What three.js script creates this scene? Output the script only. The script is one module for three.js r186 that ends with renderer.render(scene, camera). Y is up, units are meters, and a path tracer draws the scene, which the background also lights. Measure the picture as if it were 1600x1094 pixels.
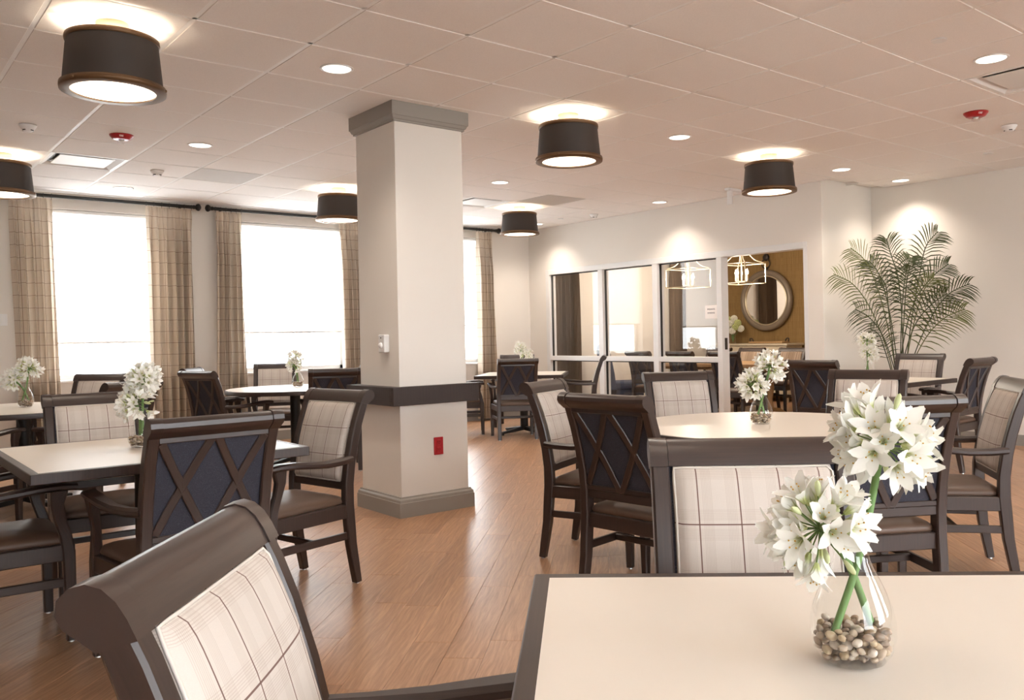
import * as THREE from 'three';
import { RectAreaLightUniformsLib } from 'three/addons/lights/RectAreaLightUniformsLib.js';
import { RoundedBoxGeometry } from 'three/addons/geometries/RoundedBoxGeometry.js';
import { mergeGeometries, toCreasedNormals } from 'three/addons/utils/BufferGeometryUtils.js';
import { ImprovedNoise } from 'three/addons/math/ImprovedNoise.js';

// ---------------------------------------------------------------- camera, sky, exposure
RectAreaLightUniformsLib.init();
const scene = new THREE.Scene();
const renderer = new THREE.WebGLRenderer({ antialias: true });
renderer.toneMapping = THREE.LinearToneMapping;
renderer.toneMappingExposure = 1.2;
renderer.shadowMap.enabled = true;
const camera = new THREE.PerspectiveCamera(2 * Math.atan(547 / 1331.84) * 180 / Math.PI, 1600 / 1094, 0.05, 200);
camera.position.set(0, 1.21, 0);
camera.rotation.order = 'YXZ';
camera.rotation.set(0, -39.5418 * Math.PI / 180, -1.1555 * Math.PI / 180);
camera.setViewOffset(1600, 1094, -39.39, 22, 1600, 1094);
scene.background = new THREE.Color().setRGB(0.93, 0.97, 1.0);      // bright overcast sky outside the windows
scene.backgroundIntensity = 13;
const LAMP_DOWN = 9, LAMP_UP = 0.24, SPOT = 5.5;
const WARM = new THREE.Color().setRGB(1, 0.87, 0.72), SPOTCOL = new THREE.Color().setRGB(1, 0.88, 0.75);

// ---------------------------------------------------------------- helpers
const H = 2.8154, R = Math.PI / 180;
let seed = 7;
function rnd() { seed |= 0; seed = seed + 0x6D2B79F5 | 0; let t = Math.imul(seed ^ seed >>> 15, 1 | seed); t = t + Math.imul(t ^ t >>> 7, 61 | t) ^ t; return ((t ^ t >>> 14) >>> 0) / 4294967296; }
const rr = (a, b) => a + (b - a) * rnd();
const lin = (r, g, b) => new THREE.Color().setRGB(r, g, b);
const lerp = (a, b, t) => a + (b - a) * t;
const taken = {};
function numbered(name) { const n = taken[name] = (taken[name] ?? -1) + 1; return n ? name + '_' + String(n).padStart(3, '0') : name; }
function thing(name, label, category, [x, y, z] = [0, 0, 0], turn = 0, group) {
  const o = new THREE.Group(); o.name = numbered(name); scene.add(o);
  o.position.set(x, y, z); o.rotation.y = turn; o.userData = { label, category };
  if (group) o.userData.group = group;
  return o;
}
function part(name, geo, mat, parent) {
  const m = new THREE.Mesh(geo, mat); m.name = name; m.castShadow = m.receiveShadow = true; parent.add(m); return m;
}
function struct(name, label, category = 'structure') {
  const o = new THREE.Group(); o.name = name; scene.add(o); o.userData = { kind: 'structure', label, category }; return o;
}
function structMesh(name, label, category, geo, mat) { const m = part(name, geo, mat, scene); m.userData = { kind: 'structure', label, category }; return m; }
function copyOf(root, [x, y, z], turn, label, group) {
  const r = root.clone(); r.name = numbered(root.name.replace(/_\d{3}$/, '')); scene.add(r);
  r.position.set(x, y, z); r.rotation.y = turn; r.userData = { ...root.userData, label }; if (group) r.userData.group = group;
  return r;
}
// geometry: everything becomes non-indexed with position, normal, uv
function ni(g) { g = g.index ? g.toNonIndexed() : g; for (const k of Object.keys(g.attributes)) if (!['position', 'normal', 'uv', 'color'].includes(k)) g.deleteAttribute(k); return g; }
const merge = (list) => mergeGeometries(list.map(ni), false);
function boxUV(g, s = 1) {      // uv in metres by the dominant axis of the normal
  g = ni(g); const p = g.attributes.position, n = g.attributes.normal, uv = new Float32Array(p.count * 2);
  for (let i = 0; i < p.count; i++) {
    const ax = Math.abs(n.getX(i)), ay = Math.abs(n.getY(i)), az = Math.abs(n.getZ(i));
    let u, v; if (ax >= ay && ax >= az) { u = p.getZ(i); v = p.getY(i); } else if (ay >= az) { u = p.getX(i); v = p.getZ(i); } else { u = p.getX(i); v = p.getY(i); }
    uv[2 * i] = u / s; uv[2 * i + 1] = v / s;
  }
  g.setAttribute('uv', new THREE.BufferAttribute(uv, 2)); return g;
}
function bx(w, h, d, x = 0, y = 0, z = 0, r = 0) {   // box by its centre, r: rounded edges
  const g = r ? new RoundedBoxGeometry(w, h, d, 1, r) : new THREE.BoxGeometry(w, h, d);
  g.translate(x, y, z); return boxUV(g);
}
const span = (x0, x1, y0, y1, z0, z1, r = 0) => bx(x1 - x0, y1 - y0, z1 - z0, (x0 + x1) / 2, (y0 + y1) / 2, (z0 + z1) / 2, r);
function cyl(r0, r1, h, x = 0, y = 0, z = 0, n = 20, open = false) { const g = new THREE.CylinderGeometry(r1, r0, h, n, 1, open); g.translate(x, y + h / 2, z); return ni(g); }
function lathe(pts, n = 28) { return ni(new THREE.LatheGeometry(pts.map(([x, y]) => new THREE.Vector2(x, y)), n)); }
function loft(rings, crease = 0.7, cap = true) {   // rings of equal count; uv in metres
  const n = rings[0].length, pos = [], uv = [], idx = [], V = (a) => new THREE.Vector3(...a);
  let v = 0;
  rings.forEach((ring, k) => {
    if (k) v += V(ring[0]).distanceTo(V(rings[k - 1][0]));
    let u = 0;
    for (let i = 0; i <= n; i++) { const p = ring[i % n]; if (i) u += V(p).distanceTo(V(ring[i - 1])); pos.push(...p); uv.push(u, v); }
  });
  for (let k = 0; k + 1 < rings.length; k++) for (let i = 0; i < n; i++) { const a = k * (n + 1) + i, b = a + 1, c = a + n + 1, d = c + 1; idx.push(a, b, d, a, d, c); }
  if (cap) for (const [k, flip] of [[0, true], [rings.length - 1, false]]) {
    const s = pos.length / 3, c = [0, 0, 0]; rings[k].forEach((p) => p.forEach((q, j) => c[j] += q / n));
    rings[k].forEach((p) => { pos.push(...p); uv.push(p[0], p[2]); }); pos.push(...c); uv.push(c[0], c[2]);
    for (let i = 0; i < n; i++) { const a = s + i, b = s + (i + 1) % n, m = s + n; flip ? idx.push(b, a, m) : idx.push(a, b, m); }
  }
  const g = new THREE.BufferGeometry(); g.setAttribute('position', new THREE.Float32BufferAttribute(pos, 3)); g.setAttribute('uv', new THREE.Float32BufferAttribute(uv, 2)); g.setIndex(idx);
  return toCreasedNormals(g, crease);
}
// a bar of chamfered rectangular section along a path of [x,y,z,w,h]; side = direction of w
function bar(path, side, ch = 0.006) {
  const P = path.map((p) => new THREE.Vector3(p[0], p[1], p[2])), rings = [];
  path.forEach((p, k) => {
    const t = P[Math.min(k + 1, P.length - 1)].clone().sub(P[Math.max(k - 1, 0)]).normalize();
    const s = new THREE.Vector3(...side); s.addScaledVector(t, -s.dot(t)).normalize();
    const u = s.clone().cross(t).normalize(), w = p[3] / 2, h = p[4] / 2, c = Math.min(ch, w * 0.6, h * 0.6);
    const pts = [[w, -h + c], [w, h - c], [w - c, h], [-w + c, h], [-w, h - c], [-w, -h + c], [-w + c, -h], [w - c, -h]];
    rings.push(pts.map(([a, b]) => P[k].clone().addScaledVector(s, a).addScaledVector(u, b).toArray()));
  });
  return loft(rings, 0.6);
}
function tube(points, r, n = 6, seg) {
  const c = new THREE.CatmullRomCurve3(points.map((p) => new THREE.Vector3(...p)));
  return ni(new THREE.TubeGeometry(c, seg ?? points.length * 3, r, n, false));
}
function place(g, x, y, z, ry = 0) { g = g.clone(); if (ry) g.rotateY(ry); g.translate(x, y, z); return g; }

// ---------------------------------------------------------------- procedural textures
const noise = new ImprovedNoise();
const fbm = (x, y, z = 0, o = 4) => { let s = 0, a = 0.5; for (let i = 0; i < o; i++) { s += a * noise.noise(x, y, z + i * 7.3); x *= 2.03; y *= 2.03; a *= 0.5; } return s; };
function texture(w, h, fn, srgb = true) {   // fn(u, v) -> [r,g,b] 0..255
  const d = new Uint8Array(w * h * 4);
  for (let j = 0; j < h; j++) for (let i = 0; i < w; i++) { const c = fn((i + 0.5) / w, (j + 0.5) / h, i, j), k = 4 * (j * w + i); for (let q = 0; q < 3; q++) d[k + q] = Math.max(0, Math.min(255, c[q])); d[k + 3] = 255; }
  const t = new THREE.DataTexture(d, w, h); t.wrapS = t.wrapT = THREE.RepeatWrapping; t.magFilter = THREE.LinearFilter; t.minFilter = THREE.LinearMipmapLinearFilter; t.generateMipmaps = true;
  if (srgb) t.colorSpace = THREE.SRGBColorSpace; t.needsUpdate = true; return t;
}
const hash = (i, j) => { const s = Math.sin(i * 127.1 + j * 311.7) * 43758.5453; return s - Math.floor(s); };
// vinyl planks: eight strips of 152 mm, 1.22 m long, one tone each
const STRIPS = 8, tones = [0, 4, -5, 2, -2, 5, -6, 1];
const floorTex = texture(1024, 1024, (u, v) => {
  const k = Math.floor(v * STRIPS), f = v * STRIPS - k, x = u * 1.22, y = f * 0.152;
  const warp = fbm(x * 2.2, y * 9, k * 13, 3) * 0.03;
  const g1 = fbm(x * 5, (y + warp) * 110, k * 5.1, 4), g2 = fbm(x * 16, (y + warp) * 420, k * 3.3, 2), ring = Math.sin((y + warp * 1.6 + 0.02 * fbm(x * 1.3, k, 2)) * 260);
  const s = tones[k] + g1 * 38 + g2 * 20 + ring * 3.5 + fbm(x * 1.5, y * 6, k * 9, 2) * 16;
  return [170 + s, 130 + s * 0.88, 99 + s * 0.74];
});
const plaidTex = (base, line, fine, amount) => texture(512, 704, (u, v, i, j) => {
  const du = Math.abs(u - 0.5), dv = Math.abs(v - 0.5), U = u * 0.095, V = v * 0.13;
  let c = base.slice(); const mix = (t, a) => { for (let q = 0; q < 3; q++) c[q] += (t[q] - c[q]) * a; };
  const thread = (hash(i >> 1, j >> 1) - 0.5) * 7; c = c.map((x) => x + thread);
  if (du > 0.09 && du < 0.34 && (U * 1000) % 3.4 < 1.4) mix(fine, amount);
  if (dv > 0.07 && dv < 0.26 && (V * 1000) % 3.4 < 1.4) mix(fine, amount);
  if (du < 0.015) mix(line, 0.85); if (dv < 0.011) mix(line, 0.85);
  return c;
});
const chairPlaid = plaidTex([200, 190, 181], [98, 70, 62], [166, 150, 139], 0.34);
const curtainTex = texture(512, 512, (u, v, i, j) => {
  let c = [208, 193, 175]; const t = (hash(i, j >> 2) - 0.5) * 12 + (hash(i >> 1, 3) - 0.5) * 10; c = c.map((x) => x + t);
  const m = (a, k) => { for (let q = 0; q < 3; q++) c[q] += (a[q] - c[q]) * k; };
  if (Math.abs(v - 0.5) < 0.016) m([112, 84, 66], 0.8);
  if (Math.abs(u - 0.5) < 0.014) m([112, 84, 66], 0.65);
  return c;
});
const navyTex = texture(256, 256, (u, v, i, j) => {
  const a = hash(i, j >> 1), b = hash(i >> 1, j), s = (a - 0.5) * 22 + (b - 0.5) * 16, f = hash(i >> 1, j >> 1) > 0.93 ? 34 : 0;
  return [48 + s + f, 48 + s + f, 58 + s + f];
});
const woodTex = texture(256, 1024, (u, v) => { const s = fbm(u * 40, v * 5, 1, 4) * 16 + fbm(u * 140, v * 9, 5, 2) * 9; return [50 + s, 36 + s * 0.8, 31 + s * 0.7]; });
const goldTex = texture(512, 512, (u, v, i, j) => { const s = (hash(i, 9) - 0.5) * 20 + (hash(i >> 2, j >> 6) - 0.5) * 14 + (hash(7, j) - 0.5) * 9; return [138 + s, 110 + s, 66 + s * 0.8]; });
const oakTex = texture(256, 1024, (u, v) => { const s = fbm(u * 30, v * 4, 3, 4) * 34; return [176 + s, 140 + s, 98 + s * 0.8]; });
const tileTex = texture(256, 256, (u, v, i, j) => { const s = (hash(i, j) - 0.5) * 8 + (hash(i >> 2, j >> 2) - 0.5) * 5; return [241 + s, 236 + s, 233 + s]; });
const stripeTex = texture(256, 256, (u, v, i, j) => { const k = Math.floor(u * 24), s = (hash(k, 4) - 0.5) * 46 + (hash(i, j) - 0.5) * 10; return [150 + s, 130 + s, 112 + s]; });
const rep = (t, x, y) => { const c = t.clone(); c.repeat.set(x, y); c.needsUpdate = true; return c; };

// ---------------------------------------------------------------- materials
const std = (o) => new THREE.MeshStandardMaterial(o), phy = (o) => new THREE.MeshPhysicalMaterial(o);
const M = {
  wall: std({ color: lin(0.77, 0.725, 0.67), roughness: 0.9 }),
  base: std({ color: lin(0.30, 0.275, 0.245), roughness: 0.5 }),
  tile: std({ map: rep(tileTex, 4, 4), roughness: 0.95 }),
  tbar: std({ color: lin(0.90, 0.89, 0.88), roughness: 0.5 }),
  greyTile: std({ color: lin(0.62, 0.59, 0.57), roughness: 0.8 }),
  floor: std({ map: floorTex, roughness: 0.33 }),
  wood: phy({ map: rep(woodTex, 4, 1), roughness: 0.42, clearcoat: 0.35, clearcoatRoughness: 0.3 }),
  woodRail: phy({ map: rep(woodTex, 4, 1), roughness: 0.5 }),
  leather: phy({ color: lin(0.10, 0.058, 0.038), roughness: 0.48 }),
  plaid: std({ map: rep(chairPlaid, 1 / 0.095, 1 / 0.13), roughness: 0.95 }),
  piping: std({ color: lin(0.62, 0.56, 0.50), roughness: 0.95 }),
  navy: std({ map: rep(navyTex, 7, 7), roughness: 0.95 }),
  glide: std({ color: lin(0.6, 0.6, 0.6), metalness: 0.9, roughness: 0.3 }),
  laminate: phy({ color: lin(0.80, 0.735, 0.655), roughness: 0.36 }),
  tableEdge: phy({ map: rep(woodTex, 4, 1), roughness: 0.4 }),
  black: std({ color: lin(0.012, 0.012, 0.012), roughness: 0.45 }),
  curtain: phy({ map: rep(curtainTex, 1 / 0.105, 1 / 0.128), roughness: 1, transmission: 0.1, side: THREE.DoubleSide }),
  taupe: phy({ color: lin(0.20, 0.15, 0.11), roughness: 1, transmission: 0.12, side: THREE.DoubleSide }),
  shade: phy({ color: lin(0.93, 0.93, 0.93), roughness: 1, transmission: 0.75, side: THREE.DoubleSide }),
  white: std({ color: lin(0.80, 0.79, 0.78), roughness: 0.45 }),
  frame: std({ color: lin(0.74, 0.73, 0.72), roughness: 0.4 }),
  pane: phy({ color: lin(1, 1, 1), roughness: 0, transmission: 1, ior: 1.5 }),
  paneInner: phy({ color: lin(0.96, 0.97, 0.97), roughness: 0, transmission: 1, ior: 1.58 }),
  drum: std({ color: lin(0.040, 0.030, 0.025), roughness: 0.6, side: THREE.DoubleSide }),
  drumIn: std({ color: lin(0.75, 0.70, 0.62), roughness: 0.7, side: THREE.DoubleSide }),
  bronze: std({ color: lin(0.16, 0.09, 0.045), metalness: 0.6, roughness: 0.45 }),
  brass: std({ color: lin(0.62, 0.52, 0.36), metalness: 0.3, roughness: 0.4 }),
  glow: std({ color: lin(0.9, 0.9, 0.9), emissive: lin(1, 0.86, 0.66), emissiveIntensity: 2.6, roughness: 0.6 }),
  bulb: std({ color: lin(0.9, 0.9, 0.9), emissive: lin(1, 0.8, 0.55), emissiveIntensity: 7, roughness: 0.6 }),
  lens: std({ color: lin(0.9, 0.9, 0.9), emissive: lin(1, 0.93, 0.82), emissiveIntensity: 2.4, roughness: 0.6 }),
  red: std({ color: lin(0.42, 0.012, 0.018), roughness: 0.35 }),
  clear: phy({ color: lin(0.97, 0.97, 0.97), roughness: 0.05, transmission: 1, ior: 1.5 }),
  vaseGlass: phy({ color: lin(0.975, 0.98, 0.975), roughness: 0, transmission: 1, ior: 1.5, side: THREE.DoubleSide }),
  petal: phy({ vertexColors: true, roughness: 0.8, transmission: 0.3, side: THREE.DoubleSide }),
  stem: std({ color: lin(0.13, 0.24, 0.07), roughness: 0.6 }),
  frondA: phy({ color: lin(0.055, 0.072, 0.018), roughness: 0.55, transmission: 0.2, side: THREE.DoubleSide }),
  frondB: phy({ color: lin(0.17, 0.19, 0.055), roughness: 0.55, transmission: 0.25, side: THREE.DoubleSide }),
  soil: std({ color: lin(0.05, 0.035, 0.025), roughness: 1 }),
  pot: std({ color: lin(0.10, 0.07, 0.05), roughness: 0.6 }),
  gold: std({ map: rep(goldTex, 1, 1), roughness: 0.8 }),
  cream: std({ color: lin(0.66, 0.58, 0.44), roughness: 0.5 }),
  oak: std({ map: rep(oakTex, 2, 1), roughness: 0.5 }),
  mirrorFrame: std({ color: lin(0.22, 0.175, 0.13), metalness: 0.25, roughness: 0.4 }),
  mirror: std({ color: lin(0.93, 0.93, 0.93), metalness: 1, roughness: 0.02 }),
  stripe: std({ map: rep(stripeTex, 3, 3), roughness: 0.95 }),
  blueFabric: std({ map: rep(navyTex, 6, 6), color: lin(1.6, 1.9, 2.2), roughness: 0.95 }),
  iron: std({ color: lin(0.05, 0.04, 0.035), metalness: 0.6, roughness: 0.45 }),
  silverGold: std({ color: lin(0.72, 0.64, 0.48), metalness: 0.9, roughness: 0.3 }),
  siding: std({ color: lin(0.66, 0.68, 0.70), roughness: 0.8 }),
  roof: std({ color: lin(0.16, 0.16, 0.17), roughness: 0.9 }),
  asphalt: std({ color: lin(0.64, 0.63, 0.60), roughness: 0.95 }),
  darkGlass: phy({ color: lin(0.08, 0.10, 0.12), roughness: 0.1 }),
};
const pebbleMats = [[0.36, 0.25, 0.17], [0.50, 0.39, 0.29], [0.24, 0.17, 0.12], [0.62, 0.53, 0.44], [0.44, 0.33, 0.21]].map((c) => std({ color: lin(...c), roughness: 0.45 }));

// ---------------------------------------------------------------- room shell
{ // floor of diagonal vinyl planks
  const f = struct('floor', 'honey oak vinyl plank floor laid on the diagonal', 'floor');
  part('subfloor', span(-3.7, 13.2, -0.2, -0.004, -10.4, 3.3), M.base, f);
  const L = 0.914, Wd = 0.152, c = Math.SQRT1_2, all = [];
  const inRoom = (x, z) => x > -3.6 && x < 13.0 && z > -10.25 && z < 3.2;
  for (let row = -60; row <= 70; row++) {
    const off = hash(row, 5) * L;
    for (let k = -12; k < 22; k++) {
      const s = k * L + off, t = row * Wd, x = c * s + c * t, z = -c * s + c * t;   // s runs along (1,-1), t across
      if (!inRoom(x, z)) continue;
      const d = x * 0.637 - z * 0.771, lat = x * 0.771 + z * 0.637, px = 839 + 1332 * lat / Math.max(d, 0.01), py = 525 + 1332 * 1.21 / Math.max(d, 0.01);
      const seen = d > 1.6 && px > -80 && px < 1680 && py < 1200 && x < 8.2;
      all.push({ x, z, seen, d, key: hash(row, k * 3 + 1), row, k });
    }
  }
  const near = all.filter((p) => p.seen).sort((a, b) => a.d - b.d).slice(0, 290), set = new Set(near);
  const variants = [];
  const plank = (v, off) => {      // top with a fine eased edge; grain runs along the plank
    const e = 0.0012, w = Wd / 2 - 0.0003, l = L / 2 - 0.0003, pos = [], uv = [], nor = [];
    const P = (a, b, y) => [a, y, b], quad = (A, B, C, D) => { for (const q of [A, B, C, A, C, D]) { pos.push(...q); uv.push(off + (q[0] + l) / 1.22, (v + 0.02 + 0.96 * (q[2] + w) / (2 * w)) / STRIPS); } };
    quad(P(-l + e, w - e, 0), P(l - e, w - e, 0), P(l - e, -w + e, 0), P(-l + e, -w + e, 0));
    quad(P(-l, w, -0.0012), P(l, w, -0.0012), P(l - e, w - e, 0), P(-l + e, w - e, 0)); quad(P(l, -w, -0.0012), P(-l, -w, -0.0012), P(-l + e, -w + e, 0), P(l - e, -w + e, 0));
    quad(P(l, w, -0.0012), P(l, -w, -0.0012), P(l - e, -w + e, 0), P(l - e, w - e, 0)); quad(P(-l, -w, -0.0012), P(-l, w, -0.0012), P(-l + e, w - e, 0), P(-l + e, -w + e, 0));
    const g = new THREE.BufferGeometry(); g.setAttribute('position', new THREE.Float32BufferAttribute(pos, 3)); g.setAttribute('uv', new THREE.Float32BufferAttribute(uv, 2)); g.computeVertexNormals(); return g;
  };
  for (let v = 0; v < STRIPS; v++) for (const o of [0, 0.11, 0.23]) variants.push(plank(v, o));
  const rest = [];
  for (const p of all) {
    const g = variants[Math.floor(p.key * variants.length)];
    if (set.has(p)) { const m = part('plank', g, M.floor, f); m.position.set(p.x, 0, p.z); m.rotation.y = Math.PI / 4 + (p.row % 2 ? 0 : Math.PI); } else rest.push(place(g, p.x, 0, p.z, Math.PI / 4));
  }
  const r = part('far_planks', merge(rest), M.floor, f); r.userData.kind = 'stuff';
}
// window wall with three openings
const WIN = [[1.45, 2.95], [3.65, 5.15], [5.85, 7.35]], SILL = 0.84, HEAD = 2.655, ZW = -10.12;
{
  const b = [span(-3.7, 13.1, -0.1, SILL, ZW - 0.2, ZW), span(-3.7, 13.1, HEAD, 3.0, ZW - 0.2, ZW)];
  let x = -3.7; for (const [a, c] of WIN) { b.push(span(x, a, SILL, HEAD, ZW - 0.2, ZW)); x = c; } b.push(span(x, 13.1, SILL, HEAD, ZW - 0.2, ZW));
  structMesh('wall_back', 'cream window wall at the back of the room', 'wall', merge(b), M.wall);
}
structMesh('wall_partition', 'cream wall around the glazed partition to the private dining room', 'wall', merge([
  span(8.22, 8.36, -0.1, 3.0, -10.2, -9.73), span(8.22, 8.36, 2.185, 3.0, -9.73, -5.295), span(8.22, 8.36, -0.1, 3.0, -5.295, -5.11), span(8.36, 9.3, -0.1, 3.0, -5.25, -5.11)]), M.wall);
structMesh('wall_right', 'cream side wall behind the palm', 'wall', span(9.25, 9.4, -0.1, 3.0, -5.25, 3.2), M.wall);
structMesh('wall_left', 'cream side wall left of the camera', 'wall', span(-3.7, -3.5, -0.1, 3.0, -10.2, 3.2), M.wall);
const WINF = [[-1.1, 0.8], [2.0, 3.9], [5.0, 6.9]];
{
  const b = [span(-3.7, 9.4, -0.1, 0.7, 3.0, 3.2), span(-3.7, 9.4, HEAD, 3.0, 3.0, 3.2)];
  let x = -3.7; for (const [a, c] of WINF) { b.push(span(x, a, 0.7, HEAD, 3.0, 3.2)); x = c; } b.push(span(x, 9.4, 0.7, HEAD, 3.0, 3.2));
  structMesh('wall_front', 'cream window wall behind the camera', 'wall', merge(b), M.wall);
}
structMesh('wall_private_far', 'gold grasscloth wall of the private dining room', 'wall', span(12.9, 13.1, -0.1, 3.0, -10.2, -5.1), M.gold);
structMesh('wall_private_side', 'cream side wall of the private dining room', 'wall', span(9.3, 13.1, -0.1, 3.0, -5.25, -5.11), M.wall);
structMesh('baseboard_back', 'taupe baseboard along the window wall', 'baseboard', span(-3.5, 8.22, 0, 0.11, ZW, ZW + 0.014), M.base);
structMesh('baseboard_right', 'taupe baseboard along the wall behind the palm', 'baseboard', merge([span(9.236, 9.25, 0, 0.11, -5.11, 3), span(8.22, 9.25, 0, 0.11, -5.11, -5.096)]), M.base);
structMesh('baseboard_partition', 'taupe baseboard left of the glazed partition', 'baseboard', span(8.206, 8.22, 0, 0.11, -10.12, -9.73), M.base);

// suspended ceiling: tiles and grid
const OX = 3.236, OZ = -3.099, T = 0.61;
const tileC = (a, b) => [OX + (a + 0.5) * T, OZ - (b + 0.5) * T];
{
  const cg = struct('ceiling', 'suspended ceiling of square white tiles in a white grid', 'ceiling');
  part('ceiling_slab', span(-3.7, 13.1, H + 0.03, H + 0.2, -10.3, 3.2), M.tile, cg);
  const tileGeo = (w, d) => {
    const e = 0.004, g = loft([[[-w, 0.012, -d], [w, 0.012, -d], [w, 0.012, d], [-w, 0.012, d]], [[-w, e, -d], [w, e, -d], [w, e, d], [-w, e, d]], [[-w + e, 0, -d + e], [w - e, 0, -d + e], [w - e, 0, d - e], [-w + e, 0, d - e]]].map((r) => r.slice().reverse()).reverse().map((r) => r.slice().reverse()).reverse(), 0.2);
    return boxUV(g);
  };
  const full = tileGeo(0.295, 0.295), special = new Set(['-3,8', '4,8', '4,-2']), grey = new Set(['-1,8', '5,7']);
  for (let a = -6; a <= 9; a++) for (let b = -4; b <= 11; b++) {
    if (special.has(a + ',' + b)) continue;
    let x0 = OX + a * T, x1 = x0 + T, z1 = OZ - b * T, z0 = z1 - T;
    const xm = (z0 + z1) / 2 < -5.11 ? 8.22 : 9.25; x1 = Math.min(x1, xm); z0 = Math.max(z0, x0 > 8.2 ? -5.11 : ZW);
    if (x1 - x0 < 0.03 || z1 - z0 < 0.03) continue;
    const whole = x1 - x0 > 0.6 && z1 - z0 > 0.6, m = part('ceiling_tile', whole ? full : tileGeo((x1 - x0) / 2 - 0.008, (z1 - z0) / 2 - 0.008), grey.has(a + ',' + b) ? M.greyTile : M.tile, cg);
    m.position.set((x0 + x1) / 2, H, (z0 + z1) / 2);
  }
  for (let a = -6; a <= 10; a++) { const x = OX + a * T, zf = x > 8.22 ? -5.11 : ZW; if (x < 9.25) part('grid_runner', span(x - 0.012, x + 0.012, H + 0.003, H + 0.03, zf, OZ + 4 * T), M.tbar, cg); }
  for (let b = -4; b <= 11; b++) { const z = OZ - b * T; part('grid_runner', span(OX - 6 * T, z < -5.11 ? 8.22 : 9.25, H + 0.003, H + 0.03, z - 0.012, z + 0.012), M.tbar, cg); }
  part('private_ceiling', span(8.36, 12.9, H - 0.02, H + 0.02, -10.12, -5.25), M.tile, cg);
}
// column
{
  const x0 = 2.945, x1 = 3.495, z1 = -5.04, z0 = -5.59, col = struct('column', 'square cream column with dark wood bumper rail', 'column');
  part('shaft', span(x0, x1, 0, H + 0.004, z0, z1, 0.004), M.wall, col);
  const ring = (prof) => {   // mitred moulding round the column: [outset, y]
    const rings = [[x0, z0], [x1, z0], [x1, z1], [x0, z1]].map(([x, z]) => prof.map(([o, y]) => [x + (x === x0 ? -o : o), y, z + (z === z0 ? -o : o)]));
    rings.push(rings[0]); return loft(rings, 0.5, false);
  };
  part('crown_moulding', ring([[-0.01, 2.684], [0.014, 2.684], [0.014, 2.695], [0.022, 2.70], [0.03, 2.718], [0.036, 2.722], [0.036, H], [-0.01, H]]), M.base, col);
  part('base_moulding', ring([[-0.01, 0], [0.03, 0], [0.03, 0.098], [0.026, 0.10], [0.024, 0.118], [0.014, 0.128], [0.012, 0.137], [-0.01, 0.137]]), M.base, col);
  const rail = (name, g) => part(name, g, M.woodRail, col), o = 0.075;
  rail('bumper_rail', span(x0 - o, x1 + o, 0.757, 0.884, z1, z1 + o - 0.03, 0.004)); rail('bumper_rail', span(x0 - o, x0, 0.757, 0.884, z0 - o, z1, 0.004));
  rail('bumper_rail', span(x1, x1 + o, 0.757, 0.884, z0 - o, z1, 0.004)); rail('bumper_rail', span(x0 - o, x1 + o, 0.757, 0.884, z0 - o, z0, 0.004));
  const s = thing('motion_sensor', 'small white motion sensor box on the column above the wood rail', 'sensor', [x0, 1.178, -5.20]);
  part('housing', bx(0.045, 0.125, 0.082, -0.0225, 0, 0, 0.008), M.white, s); { const g = new THREE.SphereGeometry(0.02, 14, 10); g.translate(-0.045, -0.012, 0); part('dome', ni(g), M.white, s); }
  part('indicator', bx(0.004, 0.008, 0.01, -0.046, 0.04, 0, 0.001), M.black, s);
  const q = thing('wall_outlet', 'red emergency power outlet low on the column', 'outlet', [3.245, 0.457, z1]);
  part('cover_plate', bx(0.075, 0.122, 0.008, 0, 0, 0.004, 0.003), M.red, q);
  for (const y of [0.026, -0.026]) { const k = part('receptacle', bx(0.034, 0.036, 0.005, 0, y, 0.009, 0.002), M.red, q); part('slots', merge([bx(0.003, 0.01, 0.002, -0.007, y + 0.003, 0.0115), bx(0.003, 0.01, 0.002, 0.007, y + 0.003, 0.0115), bx(0.005, 0.005, 0.002, 0, y - 0.01, 0.0115)]), M.black, k); }
}
// windows: frame, pane, sill and roller shade
const SHADE = [1.235, 1.32, 1.38];
WIN.forEach(([a, c], k) => {
  const w = struct('window_' + (k + 1), ['left window partly covered by a roller shade', 'middle window partly covered by a roller shade', 'window behind the column partly covered by a roller shade'][k], 'window');
  const z = ZW - 0.12, fw = 0.05;
  part('frame', merge([span(a, a + fw, SILL, HEAD, z - 0.04, z), span(c - fw, c, SILL, HEAD, z - 0.04, z), span(a, c, SILL, SILL + fw, z - 0.04, z), span(a, c, HEAD - fw, HEAD, z - 0.04, z)]), M.frame, w);
  const p = new THREE.PlaneGeometry(c - a - 2 * fw, HEAD - SILL - 2 * fw); p.translate((a + c) / 2, (SILL + HEAD) / 2, z - 0.02); part('pane', ni(p), M.pane, w);
  part('sill', span(a - 0.03, c + 0.03, SILL - 0.025, SILL, ZW - 0.08, ZW + 0.03, 0.005), M.white, w);
  const s = thing('roller_shade', ['white roller shade in the leftmost window, lowered furthest', 'white roller shade in the window left of the column', 'white roller shade in the window right of the column'][k], 'shade', [(a + c) / 2, HEAD, ZW - 0.05], 0, 'roller shades');
  const f = new THREE.PlaneGeometry(c - a - 0.02, HEAD - SHADE[k]); f.translate(0, -(HEAD - SHADE[k]) / 2, 0); part('fabric', ni(f), M.shade, s);
  part('hem_bar', bx(c - a - 0.02, 0.022, 0.008, 0, SHADE[k] - HEAD, 0, 0.003), M.white, s);
  const t = new THREE.CylinderGeometry(0.02, 0.02, c - a - 0.02, 12); t.rotateZ(Math.PI / 2); t.translate(0, -0.021, 0.0); part('roller_tube', ni(t), M.white, s);
});
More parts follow.
